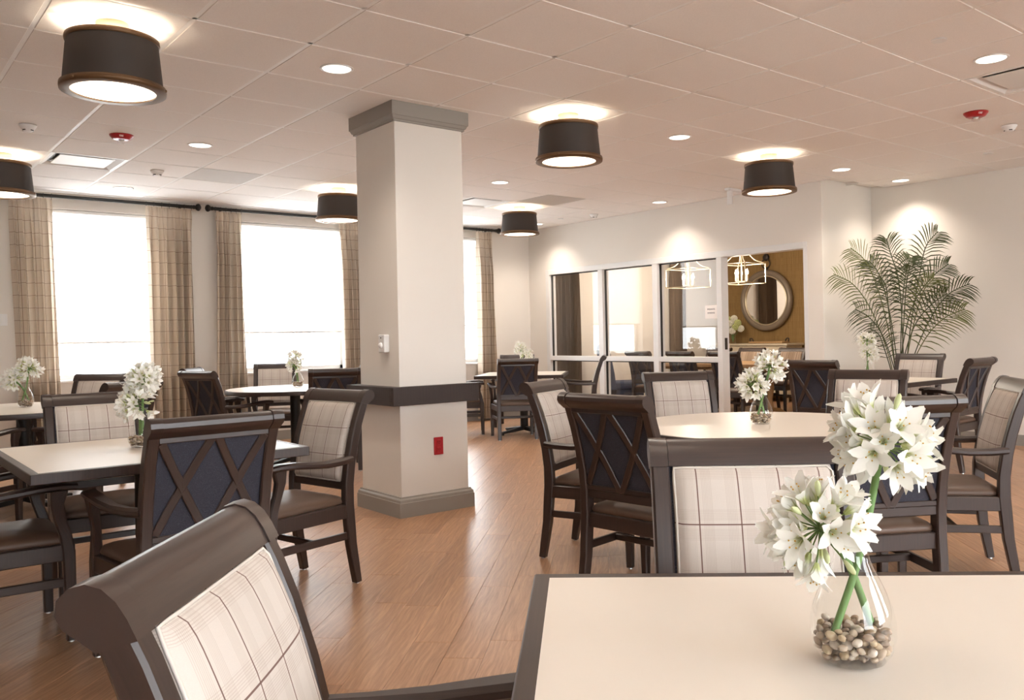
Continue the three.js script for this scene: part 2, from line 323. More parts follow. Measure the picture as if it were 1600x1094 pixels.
WINF.forEach(([a, c], k) => {
  const w = struct('window_' + (k + 5), ['left', 'middle', 'right'][k] + ' window in the wall behind the camera', 'window'), z = 3.1, fw = 0.05, y0 = 0.7;
  part('frame', merge([span(a, a + fw, y0, HEAD, z, z + 0.04), span(c - fw, c, y0, HEAD, z, z + 0.04), span(a, c, y0, y0 + fw, z, z + 0.04), span(a, c, HEAD - fw, HEAD, z, z + 0.04)]), M.frame, w);
  const p = new THREE.PlaneGeometry(c - a - 2 * fw, HEAD - y0 - 2 * fw); p.translate((a + c) / 2, (y0 + HEAD) / 2, z + 0.02); part('pane', ni(p), M.pane, w);
  part('sill', span(a - 0.03, c + 0.03, y0 - 0.025, y0, 2.97, 3.08, 0.005), M.white, w);
});
// glazed partition
{
  const w = struct('window_4', 'white framed glass partition to the private dining room', 'window'), x0 = 8.215, x1 = 8.345, fr = (n, z0, z1, y0, y1) => part(n, span(x0, x1, y0, y1, z0, z1, 0.004), M.frame, w);
  fr('jamb', -9.73, -9.65, 0, 2.185); fr('jamb', -5.345, -5.295, 0, 2.185); fr('head', -9.65, -5.345, 2.11, 2.185);
  const mull = [[-8.605, -8.515], [-7.585, -7.495], [-6.54, -6.465]]; for (const [a, b] of mull) fr('mullion', a, b, 0, 2.11);
  const bays = [[-9.65, -8.605], [-8.515, -7.585], [-7.495, -6.54]];
  for (const [a, b] of bays) {
    fr('transom', a, b, 0.845, 0.91); fr('bottom_rail', a, b, 0, 0.09);
    for (const [y0, y1] of [[0.09, 0.845], [0.91, 2.11]]) { const p = new THREE.PlaneGeometry(b - a, y1 - y0); p.rotateY(-Math.PI / 2); p.translate(8.275, (y0 + y1) / 2, (a + b) / 2); part('pane', ni(p), M.paneInner, w); part('gasket', merge([span(8.262, 8.288, y0, y1, a, a + 0.014), span(8.262, 8.288, y0, y1, b - 0.014, b), span(8.262, 8.288, y1 - 0.014, y1, a, b)]), M.black, w); }
  }
  part('latch_plate', span(8.26, 8.30, 1.0, 1.14, -6.465, -6.455, 0.002), M.iron, w);
  const s = thing('paper_sign', 'white paper sign reading PRIVATE DINING taped to the glass', 'sign', [8.262, 1.46, -6.665], -Math.PI / 2);
  const cv = document.createElement('canvas'); cv.width = 256; cv.height = 256; const c2 = cv.getContext('2d'); c2.fillStyle = '#f3efec'; c2.fillRect(0, 0, 256, 256); c2.fillStyle = '#5a5560'; c2.textAlign = 'center'; c2.font = 'bold 42px sans-serif'; c2.fillText('PRIVATE', 128, 92); c2.fillText('DINING', 128, 162);
  const ct = new THREE.CanvasTexture(cv); ct.colorSpace = THREE.SRGBColorSpace;
  part('card', bx(0.185, 0.165, 0.003, 0, 0, 0), M.white, s); const pg = new THREE.PlaneGeometry(0.183, 0.163); pg.translate(0, 0, 0.0017); part('print', ni(pg), std({ map: ct, roughness: 0.8 }), s);
}

// ---------------------------------------------------------------- chairs
const zs = (() => { const K = [[0, -0.262], [0.2, -0.228], [0.4, -0.212], [0.52, -0.214], [0.65, -0.236], [0.78, -0.272], [0.88, -0.310], [0.96, -0.345]]; return (y) => { let i = 0; while (i < K.length - 2 && y > K[i + 1][0]) i++; const [a, b] = K[i], [c, d] = K[i + 1]; return b + (d - b) * (y - a) / (c - a); }; })();
function extrudeX(prof, x0, x1) { return loft([x0, x1].map((x) => prof.map(([y, z]) => [x, y, z])), 0.55); }
function makeChair(name, frontMat, backMat) {
  const c = thing(name, '', 'chair');
  const prof = [[0.896, -0.293], [0.918, -0.303], [0.936, -0.314], [0.949, -0.328], [0.954, -0.344], [0.950, -0.360], [0.938, -0.372], [0.922, -0.374], [0.908, -0.367], [0.899, -0.354], [0.890, -0.342], [0.884, -0.334]].reverse();
  part('top_rail', extrudeX(prof, -0.195, 0.195), M.wood, c);
  const fat = prof.map(([y, z]) => [0.91 + (y - 0.91) * 1.05 + 0.0005, -0.33 + (z + 0.33) * 1.09]);
  for (const s of [-1, 1]) {
    const ys = [0.008, 0.1, 0.2, 0.3, 0.4, 0.5, 0.6, 0.7, 0.8, 0.86, 0.915], dep = [0.036, 0.043, 0.048, 0.052, 0.054, 0.052, 0.049, 0.047, 0.046, 0.045, 0.040];
    const leg = bar(ys.map((y, i) => [s * 0.2155, y, zs(y) - (y > 0.5 ? 0.0 : 0), 0.042, dep[i]]), [1, 0, 0], 0.005);
    const l = part('rear_leg', merge([leg, extrudeX(fat, s > 0 ? 0.1965 : -0.2385, s > 0 ? 0.2385 : -0.1965)]), M.wood, c);
    part('glide', cyl(0.011, 0.009, 0.009, s * 0.2155, 0, zs(0), 10), M.glide, l);
    const fl = part('front_leg', bar([[s * 0.243, 0.008, 0.252, 0.036, 0.036], [s * 0.243, 0.2, 0.25, 0.043, 0.043], [s * 0.244, 0.37, 0.246, 0.046, 0.048], [s * 0.247, 0.44, 0.236, 0.036, 0.044], [s * 0.253, 0.51, 0.214, 0.03, 0.042], [s * 0.262, 0.57, 0.205, 0.034, 0.05], [s * 0.268, 0.626, 0.212, 0.036, 0.066]], [1, 0, 0], 0.006), M.wood, c);
    part('glide', cyl(0.011, 0.009, 0.009, s * 0.243, 0, 0.252, 10), M.glide, fl);
    part('arm', bar([[s * 0.226, 0.622, -0.230, 0.036, 0.034], [s * 0.246, 0.617, -0.15, 0.04, 0.034], [s * 0.264, 0.618, -0.05, 0.048, 0.032], [s * 0.272, 0.628, 0.05, 0.056, 0.030], [s * 0.274, 0.638, 0.14, 0.06, 0.030], [s * 0.270, 0.640, 0.22, 0.06, 0.030], [s * 0.264, 0.634, 0.275, 0.05, 0.026]], [1, 0, 0], 0.011), M.wood, c);
    part('stretcher', bar([[s * 0.2155, 0.246, zs(0.24), 0.018, 0.036], [s * 0.243, 0.246, 0.25, 0.018, 0.036]], [1, 0, 0], 0.003), M.wood, c);
  }
  part('cross_stretcher', bar([[-0.228, 0.246, 0.0, 0.03, 0.02], [0.228, 0.246, 0.0, 0.03, 0.02]], [0, 1, 0], 0.003), M.wood, c);
  const tz = (y, i) => [[-0.232 + i, y, -0.225 + i], [0.232 - i, y, -0.225 + i], [0.262 - i, y, 0.268 - i], [-0.262 + i, y, 0.268 - i]].reverse();
  part('seat_frame', loft([tz(0.335, 0.002), tz(0.338, 0), tz(0.398, 0), tz(0.402, 0.004)], 0.4), M.wood, c);
  { // crowned leather cushion
    const ringAt = (y, inset) => { const out = [], n = 40; for (let i = 0; i < n; i++) { const a = -i / n * 2 * Math.PI, ca = Math.cos(a), sa = Math.sin(a), e = 0.16, sx = Math.sign(ca) * Math.abs(ca) ** e, sz = Math.sign(sa) * Math.abs(sa) ** e, v = sz, z = 0.022 + v * (0.238 - inset), w = lerp(0.205, 0.244, (v + 1) / 2) - inset; out.push([sx * w, y, z]); } return out; };
    part('seat_cushion', loft([ringAt(0.398, 0.004), ringAt(0.412, -0.002), ringAt(0.424, 0.002), ringAt(0.434, 0.012), ringAt(0.443, 0.034), ringAt(0.450, 0.075), ringAt(0.454, 0.13), ringAt(0.456, 0.185)], 1.2), M.leather, c);
  }
  const X = 0.192, lowY = 0.512, topY = 0.891;
  part('lower_rail', bar([[-0.195, 0.490, zs(0.49), 0.040, 0.036], [0.195, 0.490, zs(0.49), 0.040, 0.036]], [0, 1, 0], 0.004), M.wood, c);
  { // padded front of the back, rounded rectangle
    const nx = 24, ny = 24, pos = [], uv = [], idx = [], at = (i, j) => {
      const u = i / nx * 2 - 1, v = j / ny * 2 - 1, q = (t) => Math.max(0, 1 - Math.abs(t) ** 11), y = lerp(lowY - 0.004, topY + 0.006, (v + 1) / 2);
      let x = u * (X - 0.004); const cr = Math.max(0, Math.abs(u) - 0.9) * Math.max(0, Math.abs(v) - 0.9) * 40; x *= 1 - cr * 0.06;
      const bul = Math.sqrt(q(u) * q(v)); return [x, y, zs(y) + 0.012 + 0.022 * bul + 0.008 * (1 - u * u) * (1 - v * v)];
    };
    for (let j = 0; j <= ny; j++) for (let i = 0; i <= nx; i++) { const p = at(i, j); pos.push(...p); uv.push(p[0] - 0.0085, p[1] - 0.055); }
    for (let j = 0; j < ny; j++) for (let i = 0; i < nx; i++) { const a = j * (nx + 1) + i, b = a + 1, d = a + nx + 1, e = d + 1; idx.push(a, b, e, a, e, d); }
    const g = new THREE.BufferGeometry(); g.setAttribute('position', new THREE.Float32BufferAttribute(pos, 3)); g.setAttribute('uv', new THREE.Float32BufferAttribute(uv, 2)); g.setIndex(idx); g.computeVertexNormals();
    const up = part('back_cushion', ni(g), frontMat, c), e = X - 0.008, loop = [];
    for (let i = 0; i <= 6; i++) loop.push([lerp(-e, e, i / 6), topY]); for (let i = 1; i <= 6; i++) loop.push([e, lerp(topY, lowY, i / 6)]); for (let i = 1; i <= 6; i++) loop.push([lerp(e, -e, i / 6), lowY]); for (let i = 1; i < 6; i++) loop.push([-e, lerp(lowY, topY, i / 6)]);
    const cv = new THREE.CatmullRomCurve3(loop.map(([x, y]) => new THREE.Vector3(x, y, zs(y) + 0.021)), true, 'catmullrom', 0.1); part('piping', ni(new THREE.TubeGeometry(cv, 60, 0.0030, 5, true)), frontMat === M.plaid ? M.piping : frontMat, up);
  }
  { // fabric back panel with crossed lattice
    const rows = 8, r = []; for (let j = 0; j <= rows; j++) { const y = lerp(lowY - 0.01, topY + 0.01, j / rows), z = zs(y); r.push([[-0.196, y, z - 0.010], [-0.196, y, z + 0.010], [0.196, y, z + 0.010], [0.196, y, z - 0.010]].reverse()); }
    part('back_panel', boxUV(loft(r, 0.5)), backMat, c);
    const strip = (xa, ya, xb, yb) => { const n = 7, p = []; for (let i = 0; i <= n; i++) { const t = i / n, y = lerp(ya, yb, t); p.push([lerp(xa, xb, t), y, zs(y) - 0.014, 0.031, 0.012]); } const d = new THREE.Vector3(xb - xa, yb - ya, 0).normalize(); return bar(p, [d.y, -d.x, 0], 0.003); };
    for (const s of [-1, 1]) { part('lattice_bar', strip(s * 0.006, 0.882, s * 0.186, 0.535), M.wood, c); part('lattice_bar', strip(s * 0.186, 0.866, s * 0.004, 0.512), M.wood, c); }
    for (const [y, h] of [[0.880, 0.030], [0.519, 0.022]]) part('panel_rail', bar([[-0.195, y, zs(y) - 0.014, h, 0.013], [0.195, y, zs(y) - 0.014, h, 0.013]], [0, 1, 0], 0.003), M.wood, c);
  }
  return c;
}
const CH = 'dark wood armchair ';
const chairs = [
  [0.618, -0.963, 49.9, CH + 'nearest the camera at lower left, plaid back cushion in view'],
  [1.469, -1.012, -41.8, CH + 'with plaid cushion right behind the nearest white table'],
  [2.891, -2.689, 96, CH + 'with navy lattice back, left of the near round table'],
  [3.27, -3.43, 24.3, CH + 'with plaid cushion, leftmost at the near round table'],
  [4.153, -3.492, -31, CH + 'with plaid cushion before the third glass bay'],
  [4.725, -2.731, -72.4, CH + 'with plaid cushion at the far right of the near round table'],
  [3.30, -1.90, 149, CH + 'with lattice back right behind the foreground flowers'],
  [4.317, -2.021, -142.5, CH + 'cut by the right edge of the picture'],
  [6.86, -4.22, 95.8, CH + 'with dark lattice back right of the doorway'],
  [8.10, -4.15, -86.8, CH + 'with plaid cushion directly below the palm'],
  [7.38, -3.47, -179, CH + 'with lattice back turned to us near the right wall'],
  [1.030, -3.409, -176.8, CH + 'with navy lattice back at the left square table'],
  [1.691, -4.015, -78.1, CH + 'with plaid cushion standing just before the column'],
  [1.055, -4.70, -1.8, CH + 'with plaid cushion behind the left square table'],
  [0.48, -4.16, 90, CH + 'at lower left, only seat and arm inside the picture'],
  [1.586, -8.006, -44, CH + 'with plaid cushion under the leftmost window'],
  [1.42, -6.62, -150, CH + 'with dark back hidden behind the left square table flowers'],
  [0.62, -6.85, 130, CH + 'cut by the left edge at the far left table'],
  [3.10, -8.80, 52, CH + 'at the far left of the window table, turned right'],
  [2.86, -8.03, 108.2, CH + 'with dark lattice back left of the window table'],
  [3.80, -9.25, -25, CH + 'with plaid cushion against the middle window'],
  [3.62, -7.42, 158, CH + 'with dark lattice back just left of the column'],
  [4.42, -8.66, -85, CH + 'almost hidden behind the left side of the column'],
  [6.252, -8.021, 149.9, CH + 'with dark lattice back at the far square table'],
  [7.10, -9.09, -44.2, CH + 'behind the flowers of the far square table'],
  [7.10, -7.85, -135, CH + 'in side view against the first glass bay'],
  [6.10, -8.90, 55, CH + 'half hidden behind the right end of the column rail'],
];
const proto = makeChair('dining_chair', M.plaid, M.navy);
chairs.forEach(([x, z, a, label], i) => {
  const g = 'dining armchairs in the main room';
  if (!i) { proto.position.set(x, 0, z); proto.rotation.y = a * R; proto.userData.label = label; proto.userData.group = g; } else copyOf(proto, [x, 0, z], a * R, label, g);
});

// ---------------------------------------------------------------- tables
const TH = 0.745;
function pedestal(t, round) {
  part('post', lathe([[0.001, 0.05], [0.05, 0.05], [0.05, 0.66], [0.06, 0.69], [0.001, 0.69]], 20), M.black, t);
  part('mounting_plate', bx(0.5, 0.018, 0.5, 0, TH - 0.049, 0, 0.004), M.black, t);
  for (let k = 0; k < 4; k++) {
    const a = k * Math.PI / 2 + (round ? 0 : Math.PI / 4), c = Math.cos(a), s = Math.sin(a);
    const f = part('foot', bar([[c * 0.03, 0.065, s * 0.03, 0.06, 0.05], [c * 0.2, 0.045, s * 0.2, 0.055, 0.035], [c * 0.36, 0.028, s * 0.36, 0.05, 0.026]], [-s, 0, c], 0.006), M.black, t);
    part('glide', cyl(0.018, 0.018, 0.018, c * 0.34, 0, s * 0.34, 12), M.black, f);
  }
}
function squareTable(label, x, z, a, half = 0.535) {
  const t = thing('dining_table', label, 'table', [x, 0, z], a * R, 'dining tables');
  part('edge_band', bx(2 * half, 0.04, 2 * half, 0, TH - 0.0205, 0, 0.004), M.tableEdge, t);
  part('table_top', bx(2 * half - 0.062, 0.004, 2 * half - 0.062, 0, TH - 0.002, 0), M.laminate, t);
  pedestal(t, false); return t;
}
function roundTable(label, x, z, r) {
  const t = thing('round_dining_table', label, 'table', [x, 0, z], 0.4, 'round dining tables');
  part('edge_band', lathe([[0.001, TH - 0.04], [r - 0.004, TH - 0.04], [r, TH - 0.036], [r, TH - 0.006], [r - 0.004, TH - 0.002], [0.001, TH - 0.002]], 72), M.tableEdge, t);
  part('table_top', lathe([[0.001, TH - 0.004], [r - 0.012, TH - 0.004], [r - 0.012, TH], [0.001, TH]].map((p) => p), 72), M.laminate, t);
  pedestal(t, true); return t;
}
const TA = [1.05 + 0.535 * (0.739 - 0.672), -1.298 + 0.535 * (0.674 + 0.740)];
squareTable('white square table with dark edge in the right foreground', TA[0], TA[1], -42.4);
squareTable('white square table with dark edge at the left, before the left window', 1.073, -4.07, 0);
squareTable('small white square table beyond the column, before the glass partition', 6.64, -8.33, 45);
squareTable('square table below the palm in the right corner', 7.42, -4.12, 0);
roundTable('white round table between foreground and glass partition', 3.60, -2.56, 0.69);
roundTable('white round table before the middle window', 3.52, -8.05, 0.66);
roundTable('white round table at the far left, cut by the left edge', 1.10, -7.45, 0.69);

// ---------------------------------------------------------------- flowers and vases
function colored(list) {      // [geometry, colour] -> one geometry with vertex colours
  return merge(list.map(([g, c]) => { g = ni(g); const a = new Float32Array(g.attributes.position.count * 3); for (let i = 0; i < a.length; i += 3) a.set(typeof c === 'function' ? c(g.attributes.position, i / 3) : c, i); g.setAttribute('color', new THREE.BufferAttribute(a, 3)); return g; }));
}
function petalGeo(L, W, open, twist) {
  const n = 5, pos = [], uv = [], idx = [];
  for (let i = 0; i <= n; i++) {
    const t = i / n, w = W * [0.28, 0.5, 0.8, 1, 0.86, 0.22][i], out = open * (0.12 * t + 0.88 * t * t), up = L * Math.sqrt(Math.max(0, t * t - (out / L) ** 2 * 0.55)) || 0;
    for (const s of [-1, 0, 1]) { pos.push(s * w / 2, up + (s === 0 ? -0.0012 : 0), 0.002 + out + twist * s * t * 0.002); uv.push(s, t); }
  }
  for (let i = 0; i < n; i++) for (let k = 0; k < 2; k++) { const a = i * 3 + k, b = a + 1, c = a + 3, d = c + 1; idx.push(a, b, d, a, d, c); }
  const g = new THREE.BufferGeometry(); g.setAttribute('position', new THREE.Float32BufferAttribute(pos, 3)); g.setAttribute('uv', new THREE.Float32BufferAttribute(uv, 2)); g.setIndex(idx); g.computeVertexNormals(); return ni(g);
}
const GREEN = [0.17, 0.27, 0.06], WHITE = [0.92, 0.91, 0.86], LIME = [0.62, 0.66, 0.30];
function floret(ped, L, open) {
  const l = [[tube([[0, 0, 0], [0.001, ped * 0.5, 0], [0, ped, 0]], 0.0011, 5, 4), GREEN]];
  for (let k = 0; k < 6; k++) { const g = petalGeo(L * rr(0.9, 1.08), rr(0.015, 0.019), open * rr(0.75, 1.15), rr(-1, 1)); g.rotateY(k * Math.PI / 3 + rr(-0.12, 0.12)); g.translate(0, ped, 0); l.push([g, (p, i) => { const y = (p.getY(i) - ped) / L; return y < 0.24 ? LIME : WHITE; }]); }
  for (let k = 0; k < 4; k++) { const a = k * 1.57 + 0.4, e = [Math.cos(a) * 0.006, ped + L * 0.72, Math.sin(a) * 0.006]; l.push([tube([[0, ped, 0], [e[0] * 0.5, ped + L * 0.4, e[2] * 0.5], e], 0.0005, 3, 3), [0.8, 0.78, 0.6]]); const s = new THREE.SphereGeometry(0.0013, 5, 4); s.translate(...e); l.push([s, [0.62, 0.36, 0.05]]); }
  return colored(l);
}
function bud(ped, L) { const s = lathe([[0.0005, ped], [0.0028, ped + L * 0.2], [0.0042, ped + L * 0.6], [0.003, ped + L * 0.88], [0.0004, ped + L]], 8); return colored([[tube([[0, 0, 0], [0.001, ped * 0.5, 0], [0, ped, 0]], 0.0011, 5, 4), GREEN], [s, [0.66, 0.70, 0.40]]]); }
const florets = [floret(0.036, 0.040, 0.024), floret(0.044, 0.040, 0.027), floret(0.030, 0.038, 0.019), floret(0.050, 0.038, 0.029)], buds = [bud(0.04, 0.03), bud(0.05, 0.024)];
const UP = new THREE.Vector3(0, 1, 0);
function agapanthus(label, foot, mid, head, n, sc, sd) {   // one stem with its round head of florets
  seed = sd; const o = thing('agapanthus_stem', label, 'flower', foot, 0, 'white agapanthus stems'), rel = (p) => p.map((v, i) => v - foot[i]);
  const h = new THREE.Vector3(...rel(head)), dir = h.clone().sub(new THREE.Vector3(...rel(mid))).normalize();
  part('stem', tube([[0, 0, 0], rel(mid), h.toArray()], 0.0054 * sc, 7, 14), M.stem, o);
  for (let i = 0; i < n; i++) {
    const t = (i + 0.5) / n, ph = Math.acos(1 - 1.72 * t), th = i * 2.39996 + rr(-0.25, 0.25), v = new THREE.Vector3(Math.sin(ph) * Math.cos(th), Math.cos(ph), Math.sin(ph) * Math.sin(th)).applyQuaternion(new THREE.Quaternion().setFromUnitVectors(UP, dir));
    const isBud = rnd() < 0.16, f = part(isBud ? 'flower_bud' : 'floret', isBud ? buds[i % 2] : florets[Math.floor(rnd() * 4)], M.petal, o);
    f.position.copy(h); f.quaternion.setFromUnitVectors(UP, v).multiply(new THREE.Quaternion().setFromAxisAngle(UP, rr(0, 6.28))); f.scale.setScalar(sc * rr(0.92, 1.1));
  }
}
const vaseG = lathe([[0.001, 0.002], [0.034, 0.001], [0.044, 0.006], [0.053, 0.020], [0.0575, 0.040], [0.0575, 0.058], [0.053, 0.080], [0.044, 0.103], [0.033, 0.125], [0.025, 0.143], [0.0225, 0.155], [0.0235, 0.164], [0.028, 0.174]], 48);
vaseG.computeVertexNormals();
const vaseGeo = (() => { const g = new THREE.LatheGeometry([[0.001, 0.002], [0.034, 0.001], [0.044, 0.006], [0.053, 0.020], [0.0575, 0.040], [0.0575, 0.058], [0.053, 0.080], [0.044, 0.103], [0.033, 0.125], [0.025, 0.143], [0.0225, 0.155], [0.0235, 0.164], [0.028, 0.174]].map(([a, b]) => new THREE.Vector2(a, b)), 48); return ni(g); })();
const rimGeo = (() => { const g = new THREE.TorusGeometry(0.028, 0.0012, 6, 40); g.rotateX(Math.PI / 2); g.translate(0, 0.174, 0); return ni(g); })();
const baseGeo = lathe([[0.001, 0.001], [0.036, 0.001], [0.043, 0.005], [0.001, 0.006]], 32);
const pebbleGeos = [0, 1, 2, 3].map((k) => { const g = new THREE.IcosahedronGeometry(1, 2), p = g.attributes.position; for (let i = 0; i < p.count; i++) { const s = 1 + 0.22 * noise.noise(p.getX(i) * 1.3 + k * 9, p.getY(i) * 1.3, p.getZ(i) * 1.3); p.setXYZ(i, p.getX(i) * s, p.getY(i) * s * 0.68, p.getZ(i) * s * 0.86); } return toCreasedNormals(g, 1.5); });
function pebbleSpots(sd) { seed = sd; const out = []; for (let tries = 0; tries < 6000 && out.length < 150; tries++) { const y = rr(0.010, 0.050), R0 = y < 0.02 ? 0.040 : 0.0475, a = rr(0, 6.283), d = Math.sqrt(rnd()) * R0, r = rr(0.0058, 0.0088), x = Math.cos(a) * d, z = Math.sin(a) * d; if (out.every((o) => (o[0] - x) ** 2 + (1.3 * (o[1] - y)) ** 2 + (o[2] - z) ** 2 > ((o[3] + r) * 0.80) ** 2)) out.push([x, y, z, r]); } return out; }
const spots = pebbleSpots(11);
function vase(label, x, z, detailed) {
  const v = thing('flower_vase', label, 'vase', [x, TH, z], 0, 'glass flower vases');
  part('glass_body', vaseGeo, M.vaseGlass, v); part('rim', rimGeo, M.vaseGlass, v); part('glass_base', baseGeo, M.clear, v);
  seed = 5; const bits = [];
  spots.forEach(([px, py, pz, r], i) => {
    const g = pebbleGeos[i % 4], q = new THREE.Euler(rr(-0.5, 0.5), rr(0, 6), rr(-0.5, 0.5)), mi = Math.floor(rnd() * 5);
    if (detailed) { const m = part('pebble', g, pebbleMats[mi], v); m.position.set(px, py, pz); m.rotation.copy(q); m.scale.setScalar(r); } else { const k = g.clone(); k.scale(r, r, r); k.translate(px, py, pz); (bits[mi] ??= []).push(k); }
  });
  if (!detailed) bits.forEach((l, i) => { const m = part('pebbles', merge(l), pebbleMats[i], v); m.userData.kind = 'stuff'; });
  return v;
}
// camera-right and camera-away in the floor plane, used only to lay out bouquets in their photographed order
const RT = [0.771, 0.637], AW = [0.637, -0.771];
function bouquet(where, x, z, detailed, heads, sc, sd) {
  vase('clear glass vase of pebbles ' + where, x, z, detailed);
  heads.forEach(([r, up, aw, foot], i) => {
    const P = (a, y, b) => [x + RT[0] * a + AW[0] * b, TH + y, z + RT[1] * a + AW[1] * b];
    agapanthus((i ? 'lower' : 'upper') + ' white agapanthus head in the vase ' + where, P(foot, 0.045, i ? 0.012 : -0.012), P(lerp(foot, r, 0.62) * 0.6, 0.150, aw * 0.15), P(r, up, aw), detailed ? 40 : 30, sc, sd + i * 17);
  });
}
bouquet('on the nearest table', 1.095, -0.645, true, [[0.055, 0.300, 0.02, -0.030], [-0.050, 0.192, -0.02, 0.032]], 1.0, 31);
bouquet('on the near round table', 3.60, -2.60, false, [[0.05, 0.29, 0.0, -0.02], [-0.045, 0.20, -0.02, 0.02]], 1.08, 77);
bouquet('on the left square table', 1.065, -4.11, false, [[0.012, 0.30, 0.0, 0.012], [-0.004, 0.20, -0.035, -0.012]], 1.1, 123);
bouquet('on the far left round table', 1.13, -7.55, false, [[0.03, 0.29, 0.0, -0.02], [-0.075, 0.21, -0.02, 0.02]], 1.15, 171);
bouquet('on the round window table', 3.60, -8.16, false, [[-0.02, 0.29, 0.0, 0.01], [-0.03, 0.22, -0.03, -0.01]], 1.05, 203);
bouquet('on the far square table', 6.64, -8.33, false, [[-0.03, 0.31, 0.0, 0.01], [0.05, 0.22, -0.03, -0.01]], 1.1, 251);
bouquet('on the table below the palm', 7.37, -4.14, false, [[0.0, 0.36, 0.0, 0.01], [0.01, 0.24, -0.03, -0.01]], 1.1, 299);

// ---------------------------------------------------------------- palm
{
  seed = 99; const B = [8.74, 0, -4.54], p = thing('potted_palm', 'tall areca palm in the corner by the right wall', 'plant', B);
  part('pot', lathe([[0.001, 0], [0.15, 0], [0.19, 0.36], [0.20, 0.38], [0.185, 0.38], [0.18, 0.34], [0.001, 0.34]], 28), M.pot, p); part('soil', cyl(0.178, 0.178, 0.01, 0, 0.335, 0, 24), M.soil, p);
  const tips = [[-0.52, 2.07, 0.1, 1], [-0.12, 2.17, 0.02, 0], [0.40, 2.23, 0.05, 0], [0.47, 1.88, 0.12, 0], [0.60, 1.66, 0.28, 0], [0.54, 1.40, 0.3, 1], [-0.70, 1.80, 0.1, 1], [-0.54, 1.42, 0.25, 0], [-0.42, 1.22, 0.3, 0], [0.0, 1.85, 0.3, 0], [0.22, 1.72, 0.35, 1], [-0.30, 1.75, 0.3, 0], [-0.25, 1.95, -0.12, 0], [0.2, 1.98, -0.15, 0], [0.32, 1.56, 0.4, 0]];
  for (const [r, y, f, b] of tips) {
    const W = (a, h, d) => new THREE.Vector3(RT[0] * a - AW[0] * d, h, RT[1] * a - AW[1] * d), s = rr(-0.05, 0.05);
    const curve = new THREE.CatmullRomCurve3([W(s, 0.33, 0), W(s + r * 0.10, 0.33 + (y - 0.33) * 0.36, f * 0.1), W(s + r * 0.42, 0.33 + (y - 0.33) * 0.76, f * 0.45), W(r * 0.74, 0.33 + (y - 0.33) * 0.93, f * 0.75), W(r * 1.03, y, f)]);
    const list = [ni(new THREE.TubeGeometry(curve, 26, 0.0055, 5, false))], n = 18, face = W(0, 0, 1);
    const sideRef = new THREE.Vector3(rr(-0.4, 0.4), rr(-0.2, 0.2), rr(-0.4, 0.4)).add(face).normalize();
    for (let i = 0; i < n; i++) for (const sd of [-1, 1]) {
      const t = 0.42 + 0.575 * i / n, o = curve.getPoint(t), tg = curve.getTangent(t), si = tg.clone().cross(sideRef).normalize().multiplyScalar(sd), up = si.clone().cross(tg).normalize().multiplyScalar(sd);
      const q = i / n, len = 0.28 * Math.sin(Math.PI * (0.2 + 0.68 * q)) * rr(0.85, 1.08) + 0.015, d0 = si.clone().multiplyScalar(0.9 - 0.25 * q).addScaledVector(tg, 0.30 + 0.55 * q).addScaledVector(up, rr(-0.1, 0.15)).normalize(), w = 0.0068, wv = tg.clone().addScaledVector(d0, -tg.dot(d0)).normalize().addScaledVector(up, 0.35).normalize();
      const at = (k, dr) => o.clone().addScaledVector(d0, len * k).add(new THREE.Vector3(0, -dr * len, 0)), m = at(0.35, -0.03), m2 = at(0.7, 0.07), e = at(0.98, 0.26);
      const P = [o.clone().addScaledVector(wv, -w * 0.4), o.clone().addScaledVector(wv, w * 0.4), m.clone().addScaledVector(wv, -w), m.clone().addScaledVector(wv, w), m2.clone().addScaledVector(wv, -w * 0.8), m2.clone().addScaledVector(wv, w * 0.8), e];
      const g = new THREE.BufferGeometry(); g.setAttribute('position', new THREE.Float32BufferAttribute([0, 1, 3, 0, 3, 2, 2, 3, 5, 2, 5, 4, 4, 5, 6].flatMap((k) => P[k].toArray()), 3)); g.setAttribute('uv', new THREE.Float32BufferAttribute(new Array(30).fill(0), 2)); g.computeVertexNormals(); list.push(g);
    }
    part('frond', merge(list), b ? M.frondB : M.frondA, p);
  }
}

